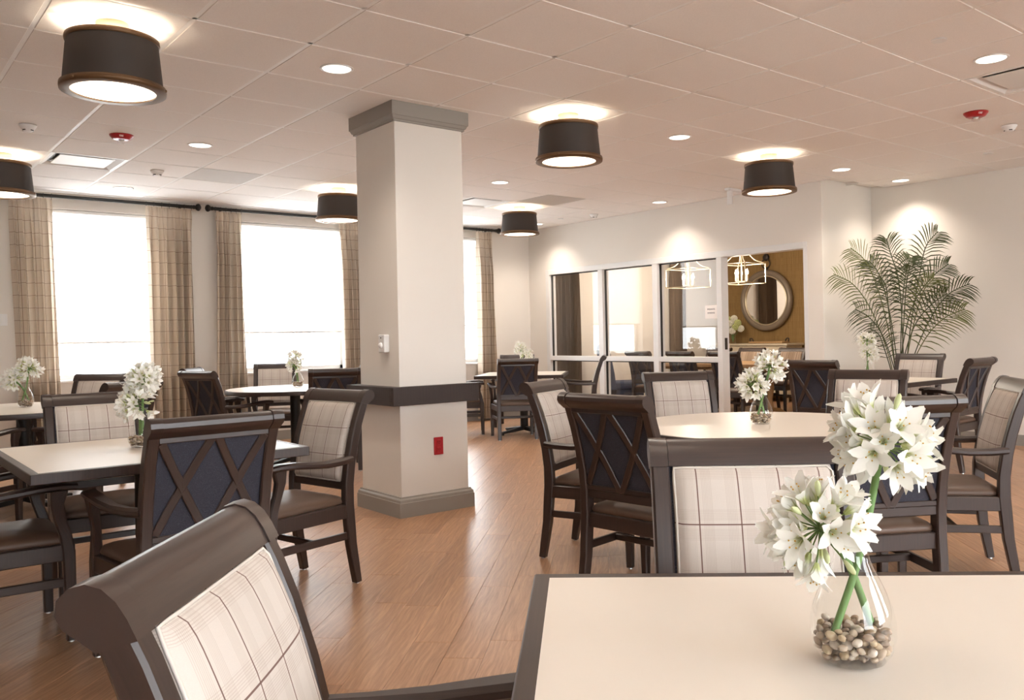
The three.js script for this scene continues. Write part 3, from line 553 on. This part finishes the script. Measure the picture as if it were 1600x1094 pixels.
// ---------------------------------------------------------------- curtains
function curtain(label, xl, xr, xlb, xrb, n, mat, sd, z0 = ZW + 0.105) {
  const yT = 2.735, yB = 0.03, c = thing('curtain', label, 'curtain', [(xl + xr) / 2, 0, z0], 0, 'plaid window curtains'), cx = (xl + xr) / 2;
  const nx = n * 14, ny = 34, pos = [], uv = [], idx = []; seed = sd; const ph = rr(0, 6), jit = Array.from({ length: n + 2 }, () => rr(-0.14, 0.14));
  for (let j = 0; j <= ny; j++) {
    const t = j / ny, tt = t * t * (3 - 2 * t) * 0 + t, y = lerp(yT, yB, tt), pin = Math.exp(-(((y - (yT - 0.11)) / 0.05) ** 2)), top = y > yT - 0.09 ? 1 : 0, amp = lerp(0.026, 0.076, Math.min(1, Math.max(0, (yT - 0.1 - y) / 0.5))) * (1 - 0.3 * top);
    let arc = 0, prev = null;
    for (let i = 0; i <= nx; i++) {
      const s = i / nx, a = lerp(xl, xlb, t), b = lerp(xr, xrb, t), k = s * n, kk = Math.floor(k), jj = lerp(jit[kk], jit[Math.min(kk + 1, n)], k - kk);
      const w = Math.sin(2 * Math.PI * k + ph * 0 + jj * 5 + 0.4 * Math.sin(t * 2.3 + kk)), x = lerp(a, b, s) - cx + 0.012 * Math.sin(4 * Math.PI * k + jj * 8) * (1 - pin), z = amp * (w > 0 ? w ** 0.8 : -((-w) ** 0.8)) * (1 - 0.55 * pin) + 0.012 * Math.sin(k * 2.1 + t * 3) + 0.018 * pin * Math.abs(Math.sin(Math.PI * k)) ** 6;
      if (prev) arc += Math.hypot(x - prev[0], z - prev[1]) * 1.0; prev = [x, z]; pos.push(x, y, z); uv.push(s * (xr - xl) * 2.1, y);
    }
  }
  for (let j = 0; j < ny; j++) for (let i = 0; i < nx; i++) { const a = j * (nx + 1) + i, b = a + 1, d = a + nx + 1, e = d + 1; idx.push(a, d, e, a, e, b); }
  const g = new THREE.BufferGeometry(); g.setAttribute('position', new THREE.Float32BufferAttribute(pos, 3)); g.setAttribute('uv', new THREE.Float32BufferAttribute(uv, 2)); g.setIndex(idx); g.computeVertexNormals();
  part('fabric', ni(g), mat, c);
  for (let i = 0; i <= n; i++) { const x = lerp(xl, xr, (i + 0.1) / (n + 0.2)) - cx, r = new THREE.TorusGeometry(0.021, 0.003, 6, 14); r.rotateY(Math.PI / 2); r.translate(x, 2.765, 0); part('ring', merge([r, cyl(0.002, 0.002, 0.03, x, 2.722, 0, 6)]), M.black, c); }
}
curtain('plaid curtain panel at the far left of the left window', 1.385, 1.775, 1.47, 1.83, 5, M.curtain, 3);
curtain('plaid curtain panel at the right side of the left window', 2.685, 3.19, 2.70, 3.21, 6, M.curtain, 14);
curtain('plaid curtain panel at the left side of the middle window', 3.445, 3.76, 3.40, 3.80, 5, M.curtain, 25);
curtain('plaid curtain panel at the right side of the middle window, beside the column', 5.00, 5.31, 5.03, 5.34, 5, M.curtain, 36);
curtain('plaid curtain panel in the far corner, right of the column', 7.17, 7.45, 7.16, 7.48, 5, M.curtain, 47);
[[1.19, 3.20, 'black curtain rod over the left window'], [3.42, 5.40, 'black curtain rod over the middle window'], [5.60, 7.52, 'black curtain rod over the window right of the column']].forEach(([a, b, label]) => {
  const r = thing('curtain_rod', label, 'curtain rod', [(a + b) / 2, 2.765, ZW + 0.105], 0, 'black curtain rods'), g = new THREE.CylinderGeometry(0.019, 0.019, b - a, 14); g.rotateZ(Math.PI / 2); part('rod', ni(g), M.black, r);
  for (const s of [-1, 1]) { const f = lathe([[0.001, 0], [0.024, 0.002], [0.024, 0.012], [0.016, 0.018], [0.032, 0.034], [0.042, 0.052], [0.038, 0.070], [0.018, 0.084], [0.001, 0.087]], 18); f.rotateZ(-s * Math.PI / 2); f.translate(s * (b - a) / 2, 0, 0); part('finial', f, M.black, r); part('bracket', merge([bx(0.014, 0.014, 0.105, s * ((b - a) / 2 - 0.12), -0.004, -0.053), bx(0.03, 0.06, 0.006, s * ((b - a) / 2 - 0.12), -0.01, -0.102)]), M.black, r); }
});
{ const s = thing('switch_plate', 'small white plate on the wall left of the left curtain', 'switch', [1.325, 1.482, ZW]); part('plate', bx(0.085, 0.12, 0.008, 0, 0, 0.004, 0.003), M.white, s); part('rocker', bx(0.034, 0.066, 0.006, 0, 0, 0.009, 0.002), M.white, s); }

// ---------------------------------------------------------------- ceiling fixtures
function rectLight(x, y, z, size, intensity, color, parent, up = false) { const l = new THREE.RectAreaLight(color, intensity, size, size); l.name = 'lamp_panel'; l.position.set(x, y, z); l.rotation.x = up ? Math.PI / 2 : -Math.PI / 2; parent.add(l); return l; }
function pointLight(x, y, z, i, color, rad, parent) { const l = new THREE.PointLight(color, i, 0, 2); l.name = 'lamp_point'; l.position.set(x, y, z); l.castShadow = true; l.shadow.radius = rad; parent.add(l); return l; }
const drumShell = loft([[0.209, H - 0.085], [0.232, H - 0.335]].map(([r, y]) => Array.from({ length: 48 }, (_, i) => [Math.cos(-i / 48 * 6.28319) * r, y - H, Math.sin(-i / 48 * 6.28319) * r])), 1.2, false);
const drumLining = loft([[0.204, -0.087], [0.227, -0.330]].map(([r, y]) => Array.from({ length: 48 }, (_, i) => [Math.cos(i / 48 * 6.28319) * r, y, Math.sin(i / 48 * 6.28319) * r])), 1.2, false);
const band = (r0, r1, y0, y1) => lathe([[r0, y0], [r1, y0], [r1 + 0.002, (y0 + y1) / 2], [r1, y1], [r0, y1], [r0, y0]], 48);
function drumLamp(label, x, z) {
  const d = thing('drum_ceiling_lamp', label, 'ceiling lamp', [x, H, z], 0, 'brown drum ceiling lamps');
  part('canopy', lathe([[0.001, -0.046], [0.07, -0.046], [0.076, -0.040], [0.076, 0], [0.001, 0]], 32), M.brass, d);
  part('stem', cyl(0.012, 0.012, 0.09, 0, -0.13, 0, 12), M.brass, d);
  part('spider', merge([bx(0.41, 0.006, 0.012, 0, -0.115, 0), bx(0.012, 0.006, 0.41, 0, -0.115, 0)]), M.brass, d);
  part('shade', drumShell, M.drum, d); part('shade_lining', drumLining, M.drumIn, d);
  part('upper_band', band(0.206, 0.216, -0.105, -0.080), M.bronze, d); const lb = part('lower_band', band(0.196, 0.243, -0.345, -0.315), M.bronze, d);
  for (let k = 0; k < 3; k++) { const s = new THREE.SphereGeometry(0.008, 8, 6); s.translate(Math.cos(k * 2.1 + 0.5) * 0.244, -0.33, Math.sin(k * 2.1 + 0.5) * 0.244); part('screw', ni(s), M.bronze, lb); }
  part('lamp_diffuser', lathe([[0.001, -0.338], [0.196, -0.338], [0.196, -0.330], [0.001, -0.330]], 48), M.glow, d);
  for (const s of [-1, 1]) { const b = lathe([[0.001, -0.245], [0.02, -0.235], [0.028, -0.21], [0.02, -0.18], [0.012, -0.165], [0.001, -0.16]], 14); b.translate(s * 0.09, 0, 0); part('lamp_bulb', b, M.bulb, d); pointLight(s * 0.09, -0.205, 0, LAMP_UP, WARM, 1.2, d); }
  rectLight(0, -0.352, 0, 0.36, LAMP_DOWN, WARM, d);
}
const lampAt = (a, b, label) => drumLamp(label, ...tileC(a, b));
lampAt(-4, 2, 'large brown drum ceiling lamp at top left, nearest the camera'); lampAt(1, 2, 'brown drum ceiling lamp right of the column'); lampAt(5, 2, 'brown drum ceiling lamp at the right, before the recess wall');
lampAt(-4, 8, 'brown drum ceiling lamp cut by the left edge above the curtain'); lampAt(1, 8, 'brown drum ceiling lamp partly hidden by the left side of the column'); lampAt(5, 8, 'small far brown drum ceiling lamp in the back corner');
lampAt(-4, -4, 'brown drum ceiling lamp above the camera, out of frame'); lampAt(1, -4, 'brown drum ceiling lamp right of the camera, out of frame');
function downlight(label, x, z, aim) {
  const d = thing('recessed_downlight', label, 'downlight', [x, H, z], 0, 'recessed ceiling downlights');
  part('trim_ring', lathe([[0.082, 0], [0.098, 0], [0.098, -0.003], [0.094, -0.006], [0.086, -0.006], [0.082, -0.003], [0.082, 0]], 36), M.white, d);
  part('lamp_lens', lathe([[0.001, -0.0035], [0.083, -0.003], [0.083, 0], [0.001, 0]], 32), M.lens, d);
  const s = new THREE.SpotLight(SPOTCOL, SPOT, 0, 64 * R, 1, 2); s.name = 'lamp_spot'; s.position.set(0, -0.02, 0); s.castShadow = true; s.shadow.radius = 4; s.target.position.set(0, -2.8, 0); d.add(s); d.add(s.target);
}
const dl = (a, b, label) => downlight('round recessed downlight ' + label, OX + a * T, OZ - b * T);
dl(-1.5, 2.5, 'left of the column crown'); dl(-1.5, 6.5, 'right of the left red fire alarm'); dl(-1.5, 10.4, 'nearest the left curtain rod'); dl(3.5, 6.5, 'just right of the column top'); dl(3.5, 2.5, 'between the two right drum lamps');
dl(7.5, 6.5, 'above the glass partition'); dl(7.5, 2.5, 'right of the right drum lamp'); dl(9.35, 2.45, 'above the palm'); dl(3.5, -1.5, 'at the top right edge beside the air diffuser'); dl(7.5, 10.35, 'in the back corner beside the far drum lamp');
dl(-1.5, -1.5, 'above the camera, out of frame'); dl(7.5, -1.5, 'right of the frame');
const det = lathe([[0.001, -0.048], [0.026, -0.048], [0.034, -0.044], [0.052, -0.018], [0.058, -0.008], [0.058, 0], [0.001, 0]], 28);
function smoke(label, x, z) { const d = thing('smoke_detector', label, 'smoke detector', [x, H, z], 0, 'ceiling smoke detectors'); part('housing', det, M.white, d); part('vents', merge([0, 1, 2, 3].map((k) => { const g = bx(0.024, 0.007, 0.004, 0, -0.041, 0.036); g.rotateY(k * 1.57 + 0.64 - 1.57); return g; })), M.black, d); }
smoke('white smoke detector at the left edge above the left lamp', 1.112, -7.10); smoke('white smoke detector beside the grey ceiling panel', 2.341, -8.33); smoke('white smoke detector at the right edge beside the red alarm', 7.27, -2.83); smoke('small white detector above the glass partition', 7.84, -8.26); smoke('white detector in the far ceiling just right of the column', 5.75, -8.75);
function alarm(label, x, z, turn) {
  const d = thing('fire_alarm', label, 'fire alarm', [x, H, z], turn, 'red ceiling fire alarms');
  part('housing', lathe([[0.001, -0.036], [0.05, -0.036], [0.066, -0.030], [0.084, -0.008], [0.086, 0], [0.001, 0]], 36), M.red, d);
  const s = lathe([[0.001, -0.068], [0.016, -0.066], [0.028, -0.056], [0.033, -0.036]], 20); part('strobe_lens', s, M.clear, d); part('strobe_reflector', lathe([[0.001, -0.050], [0.012, -0.046], [0.022, -0.037], [0.001, -0.037]], 16), M.white, d);
  const cv = document.createElement('canvas'); cv.width = 256; cv.height = 64; const k = cv.getContext('2d'); k.fillStyle = '#a01822'; k.fillRect(0, 0, 256, 64); k.fillStyle = '#ffffff'; k.font = 'bold 54px sans-serif'; k.textAlign = 'center'; k.fillText('FIRE', 128, 52); const t = new THREE.CanvasTexture(cv); t.colorSpace = THREE.SRGBColorSpace;
  // the word wraps round the sloping side
  const n = 8, pos = [], uv = [], idx = []; for (let i = 0; i <= n; i++) { const a = Math.PI / 2 - 0.42 + 0.84 * i / n; for (const [r, y, v] of [[0.0838, -0.0105, 1], [0.0690, -0.0290, 0]]) { pos.push(Math.cos(a) * r, y, Math.sin(a) * r); uv.push(1 - i / n, v); } } for (let i = 0; i < n; i++) { const a = 2 * i; idx.push(a, a + 1, a + 3, a, a + 3, a + 2); }
  const g = new THREE.BufferGeometry(); g.setAttribute('position', new THREE.Float32BufferAttribute(pos, 3)); g.setAttribute('uv', new THREE.Float32BufferAttribute(uv, 2)); g.setIndex(idx); g.computeVertexNormals(); part('lettering', ni(g), std({ map: t, roughness: 0.4, side: THREE.DoubleSide }), d);
}
alarm('red ceiling fire alarm at the left above the air diffuser', 1.73, -7.06, -0.25); alarm('red ceiling fire alarm at the right', 6.62, -2.81, -0.75);
for (const [x, z, l] of [[4.774, -2.216, 'flat white sprinkler cover at the top right'], [8.25, -3.40, 'flat white sprinkler cover above the right wall'], [7.72, -8.80, 'small flat sprinkler cover in the back corner']]) { const d = thing('sprinkler_cover', l, 'sprinkler', [x, H, z], 0, 'flat sprinkler covers'); part('cover', cyl(0.042, 0.042, 0.005, 0, -0.008, 0, 28), M.white, d); part('collar', cyl(0.036, 0.036, 0.004, 0, -0.004, 0, 28), M.white, d); }
function diffuser(label, a, b) {
  const [x, z] = tileC(a, b), d = thing('air_diffuser', label, 'air vent', [x, H, z], 0, 'square ceiling air diffusers'), sq = (h, y) => [[-h, y, -h], [-h, y, h], [h, y, h], [h, y, -h]];
  part('frame', loft([sq(0.297, 0.004), sq(0.297, 0), sq(0.275, 0), sq(0.235, 0.028)].reverse(), 0.3, false), M.white, d); part('back_pan', bx(0.56, 0.004, 0.56, 0, 0.028, 0), M.black, d);
  part('face_plate', bx(0.43, 0.006, 0.43, 0, 0.006, 0, 0.002), M.white, d);
}
diffuser('square white air diffuser at the left above the left window', -3, 8); diffuser('square white air diffuser just right of the column top', 4, 8); diffuser('square air diffuser at the top right edge', 4, -2);
{ const d = thing('ceiling_bracket', 'small white ceiling bracket left of the right drum lamp', 'bracket', [7.80, H, -5.95]); part('mount', bx(0.22, 0.03, 0.06, 0, -0.015, 0, 0.004), M.white, d); part('drop_plate', bx(0.012, 0.16, 0.07, -0.06, -0.10, 0, 0.003), M.white, d); }

// ---------------------------------------------------------------- private dining room
{
  const t = thing('private_dining_table', 'long oak table in the private dining room behind the glass', 'table', [10.15, 0, -7.95]);
  part('table_top', bx(1.1, 0.05, 2.5, 0, 0.74, 0, 0.006), M.oak, t); part('apron', merge([bx(0.7, 0.045, 0.03, 0, 0.692, 1.1), bx(0.7, 0.045, 0.03, 0, 0.692, -1.1), bx(0.03, 0.045, 2.2, 0.34, 0.692, 0), bx(0.03, 0.045, 2.2, -0.34, 0.692, 0)]), M.oak, t);
  for (const z of [-0.75, 0.75]) { part('trestle_post', lathe([[0.001, 0.06], [0.09, 0.06], [0.07, 0.14], [0.055, 0.25], [0.08, 0.42], [0.06, 0.55], [0.09, 0.66], [0.001, 0.66]], 20).translate(0, 0, z), M.oak, t); for (const s of [-1, 1]) part('foot', bar([[0, 0.10, z, 0.07, 0.08], [s * 0.22, 0.085, z, 0.07, 0.06], [s * 0.36, 0.03, z, 0.07, 0.05]], [0, 0, 1], 0.008), M.oak, t); }
  const g = 'chairs of the private dining room', P = (x, z, a, l) => copyOf(proto, [x, 0, z], a * R, 'dark wood armchair behind the glass, ' + l, g);
  P(9.48, -8.75, 90, 'second bay, back to the glass'); P(9.48, -7.95, 90, 'third bay, back to the glass'); P(9.42, -7.15, 92, 'just left of the doorway');
  const st = makeChair('striped_dining_chair', M.stripe, M.stripe), sl = 'striped chair at the far side of the private table, '; st.position.set(10.95, 0, -7.55); st.rotation.y = -90 * R; st.userData.label = sl + 'right below the mirror'; st.userData.group = g;
  copyOf(st, [10.95, 0, -8.3], -90 * R, sl + 'left of the mirror', g); copyOf(st, [10.95, 0, -8.95], -90 * R, sl + 'nearest the window side', g);
  const bl = (x, z, a, l) => { const b = thing('upholstered_chair', l, 'chair', [x, 0, z], a * R, g); part('seat', bx(0.52, 0.12, 0.5, 0, 0.42, 0.03, 0.03), M.blueFabric, b); part('skirt', bx(0.48, 0.10, 0.44, 0, 0.31, 0.03, 0.01), M.blueFabric, b); part('backrest', loft([[0.36, -0.24, 0.26, 0.05], [0.6, -0.27, 0.27, 0.05], [0.9, -0.32, 0.27, 0.045], [1.03, -0.345, 0.25, 0.035], [1.05, -0.35, 0.22, 0.02]].map(([y, z1, w, d]) => [[-w, y, z1 - d], [w, y, z1 - d], [w + 0.01, y, z1], [w, y, z1 + d], [-w, y, z1 + d], [-w - 0.01, y, z1]].reverse()), 0.9), M.blueFabric, b); for (const [sx, sz] of [[-1, -1], [1, -1], [-1, 1], [1, 1]]) part('leg', bar([[sx * 0.21, 0, sz * 0.2 + 0.03, 0.03, 0.03], [sx * 0.21, 0.28, sz * 0.19 + 0.03, 0.045, 0.045]], [1, 0, 0], 0.004), M.wood, b); };
  bl(9.55, -9.45, 60, 'blue upholstered chair behind the second glass bay'); bl(11.2, -6.25, -150, 'dark blue upholstered chair at the right of the doorway view');
  const s = thing('sideboard', 'cream sideboard under the round mirror', 'sideboard', [12.62, 0, -9.22]);
  part('carcass', bx(0.46, 0.86, 1.62, 0, 0.53, 0, 0.006), M.cream, s); part('top', bx(0.50, 0.035, 1.68, -0.01, 0.98, 0, 0.006), M.cream, s);
  for (const z of [-0.54, 0, 0.54]) { for (const [y, h] of [[0.84, 0.18], [0.62, 0.20]]) { const d = part('drawer', bx(0.02, h, 0.50, -0.238, y, z, 0.006), M.cream, s); const k = new THREE.SphereGeometry(0.014, 10, 8); k.translate(-0.26, y, z); part('knob', ni(k), M.iron, d); } const d = part('door', bx(0.02, 0.36, 0.50, -0.238, 0.31, z, 0.006), M.cream, s); part('inset_panel', bx(0.008, 0.27, 0.40, -0.249, 0.31, z, 0.003), M.cream, d); }
  for (const [x, z] of [[-0.19, -0.76], [0.19, -0.76], [-0.19, 0.76], [0.19, 0.76]]) part('leg', bx(0.06, 0.10, 0.06, x, 0.05, z, 0.004), M.cream, s);
  const m = thing('round_mirror', 'large round mirror hung from an iron ring on the gold wall', 'mirror', [12.9, 1.76, -9.12]);
  const fr = new THREE.TorusGeometry(0.49, 0.055, 16, 64); fr.rotateY(Math.PI / 2); fr.translate(-0.06, 0, 0); part('frame', ni(fr), M.mirrorFrame, m);
  const inr = new THREE.TorusGeometry(0.435, 0.012, 8, 64); inr.rotateY(Math.PI / 2); inr.translate(-0.08, 0, 0); part('inner_bead', ni(inr), M.silverGold, m);
  const gl = new THREE.CylinderGeometry(0.44, 0.44, 0.008, 64); gl.rotateZ(Math.PI / 2); gl.translate(-0.065, 0, 0); part('glass', ni(gl), M.mirror, m);
  const rg = new THREE.TorusGeometry(0.085, 0.010, 8, 32); rg.rotateY(Math.PI / 2); rg.translate(-0.05, 0.655, 0); part('ring', ni(rg), M.iron, m); part('strap', bx(0.05, 0.10, 0.05, -0.05, 0.545, 0, 0.006), M.iron, m);
  const kn = new THREE.SphereGeometry(0.065, 18, 12); kn.scale(0.6, 1, 1); kn.translate(-0.04, 0.77, 0); part('wall_knob', ni(kn), M.iron, m);
  const tr = thing('wooden_tray', 'long rustic wooden tray on the sideboard', 'tray', [12.62, 0.9985, -8.92]); part('tray_base', bx(0.24, 0.035, 0.70, 0, 0.018, 0, 0.01), M.oak, tr); for (const e of [-1, 1]) part('handle', tube([[0, 0.03, e * 0.33], [0, 0.085, e * 0.36], [0, 0.08, e * 0.40], [0, 0.03, e * 0.39]], 0.011, 6), M.iron, tr);
  const hv = thing('hydrangea_vase', 'glass vase on the sideboard left of the mirror', 'vase', [12.60, 0.9985, -9.68]); part('glass_body', lathe([[0.001, 0.003], [0.05, 0.003], [0.055, 0.02], [0.05, 0.12], [0.06, 0.22]], 24), M.vaseGlass, hv);
  seed = 400; const hy = thing('hydrangea_bunch', 'bunch of white and green hydrangeas on the sideboard', 'flowers', [12.60, 1.03, -9.68]);
  const hg = (() => { const l = []; for (let i = 0; i < 42; i++) { const t = (i + 0.5) / 42, ph = Math.acos(1 - 2 * t), th = i * 2.4; const s = new THREE.IcosahedronGeometry(0.017, 0); s.translate(Math.sin(ph) * Math.cos(th) * 0.052, Math.cos(ph) * 0.052, Math.sin(ph) * Math.sin(th) * 0.052); l.push(ni(s)); } return merge(l); })();
  const hm = [std({ color: lin(0.78, 0.76, 0.66), roughness: 0.9 }), std({ color: lin(0.52, 0.56, 0.24), roughness: 0.9 })];
  [[0, 0.33, 0], [-0.05, 0.27, 0.10], [-0.04, 0.26, -0.10], [-0.02, 0.42, 0.05], [0.0, 0.40, -0.08], [-0.10, 0.33, 0.0], [0.02, 0.24, 0.16], [-0.03, 0.34, 0.14], [0.0, 0.31, -0.16], [-0.07, 0.20, 0.04]].forEach(([x, y, z], i) => { const b = part('flower_head', hg, hm[i % 3 === 1 ? 1 : 0], hy); b.position.set(x, y, z); b.rotation.set(i, i * 2, 0); part('stem', tube([[0, 0, 0], [x * 0.4, y * 0.6, z * 0.4], [x, y, z]], 0.004, 5, 6), M.stem, hy); });
  const cu = (label, a, b, n, sd) => curtain(label, a, b, a, b, n, M.taupe, sd); cu('plain taupe curtain behind the first glass bay', 8.62, 9.10, 6, 58); cu('plain taupe curtain behind the third glass bay', 11.3, 11.7, 5, 61);
  for (const [z, l] of [[-8.62, 'lantern pendant seen through the glass behind the sign bay'], [-7.62, 'lantern pendant seen through the doorway']]) {
    const d = thing('lantern_pendant', l, 'pendant lamp', [10.15, 2.06, z], 0, 'open brass lantern pendants'), w = 0.24, lo = -0.15, hi = 0.13, r = 0.006, bars = [];
    for (const y of [lo, hi]) { bars.push(bx(2 * w, 0.012, 0.012, 0, y, w), bx(2 * w, 0.012, 0.012, 0, y, -w), bx(0.012, 0.012, 2 * w, w, y, 0), bx(0.012, 0.012, 2 * w, -w, y, 0)); }
    for (const [a, b] of [[1, 1], [1, -1], [-1, 1], [-1, -1]]) { bars.push(bx(0.012, hi - lo, 0.012, a * w, (hi + lo) / 2, b * w), tube([[a * w, hi, b * w], [a * w * 0.55, hi + 0.06, b * w * 0.55], [a * w * 0.25, hi + 0.17, b * w * 0.25], [0, hi + 0.22, 0]], r, 6)); }
    part('cage', merge(bars), M.silverGold, d); part('rod', cyl(0.008, 0.008, H - 0.02 - 2.06 - hi - 0.2, 0, hi + 0.2, 0, 8), M.silverGold, d); part('canopy', cyl(0.06, 0.06, 0.02, 0, H - 0.04 - 2.06, 0, 20), M.silverGold, d); part('hub', merge([cyl(0.01, 0.01, 0.42, 0, -0.14, 0, 8), bx(0.2, 0.012, 0.012, 0, -0.12, 0), bx(0.012, 0.012, 0.2, 0, -0.12, 0)]), M.silverGold, d);
    for (const [a, b] of [[1, 0], [-1, 0], [0, 1], [0, -1]]) { const c = part('candle_sleeve', cyl(0.012, 0.012, 0.09, a * 0.1, -0.115, b * 0.1, 10), M.cream, d); part('lamp_bulb', lathe([[0.001, -0.025], [0.012, -0.022], [0.018, 0.0], [0.013, 0.03], [0.001, 0.062]], 10).translate(a * 0.1, 0, b * 0.1), M.bulb, c); pointLight(a * 0.1, 0.01, b * 0.1, 1.0, WARM, 0.8, d); }
  }
}
// ---------------------------------------------------------------- outside the windows
structMesh('ground', 'pale pavement outside the windows', 'ground', merge([span(-40, 50, -0.5, -0.3, -70, -10.35), span(-40, 50, -0.5, -0.3, 3.25, 60)]), M.asphalt);
{
  const h = thing('neighbouring_house', 'white clapboard house outside the windows', 'house', [4, -0.3, -24]);
  part('wall', span(-9, 9, 0, 5.2, -6, -0.03), M.siding, h); for (let i = 0; i < 26; i++) part('clapboard', bar([[-9, 0.1 + i * 0.2, 0, 0.03, 0.2], [9, 0.1 + i * 0.2, 0, 0.03, 0.2]], [0, 0, 1], 0.004), M.siding, h);
  part('roof', loft([[[-9.4, 5.1, 0.5], [-9.4, 5.3, 0.5], [-9.4, 7.6, -3], [-9.4, 5.2, -6.5]], [[9.4, 5.1, 0.5], [9.4, 5.3, 0.5], [9.4, 7.6, -3], [9.4, 5.2, -6.5]]], 0.3), M.roof, h);
  for (const x of [-6.5, -2.2, 2.2, 6.5]) { const w = part('window', span(x - 0.6, x + 0.6, 1.2, 2.9, 0, 0.05), M.white, h); for (const s of [-1, 1]) part('pane', span(x + s * 0.27 - 0.24, x + s * 0.27 + 0.24, 1.3, 2.8, 0.045, 0.06), M.darkGlass, w); }
}
renderer.render(scene, camera);
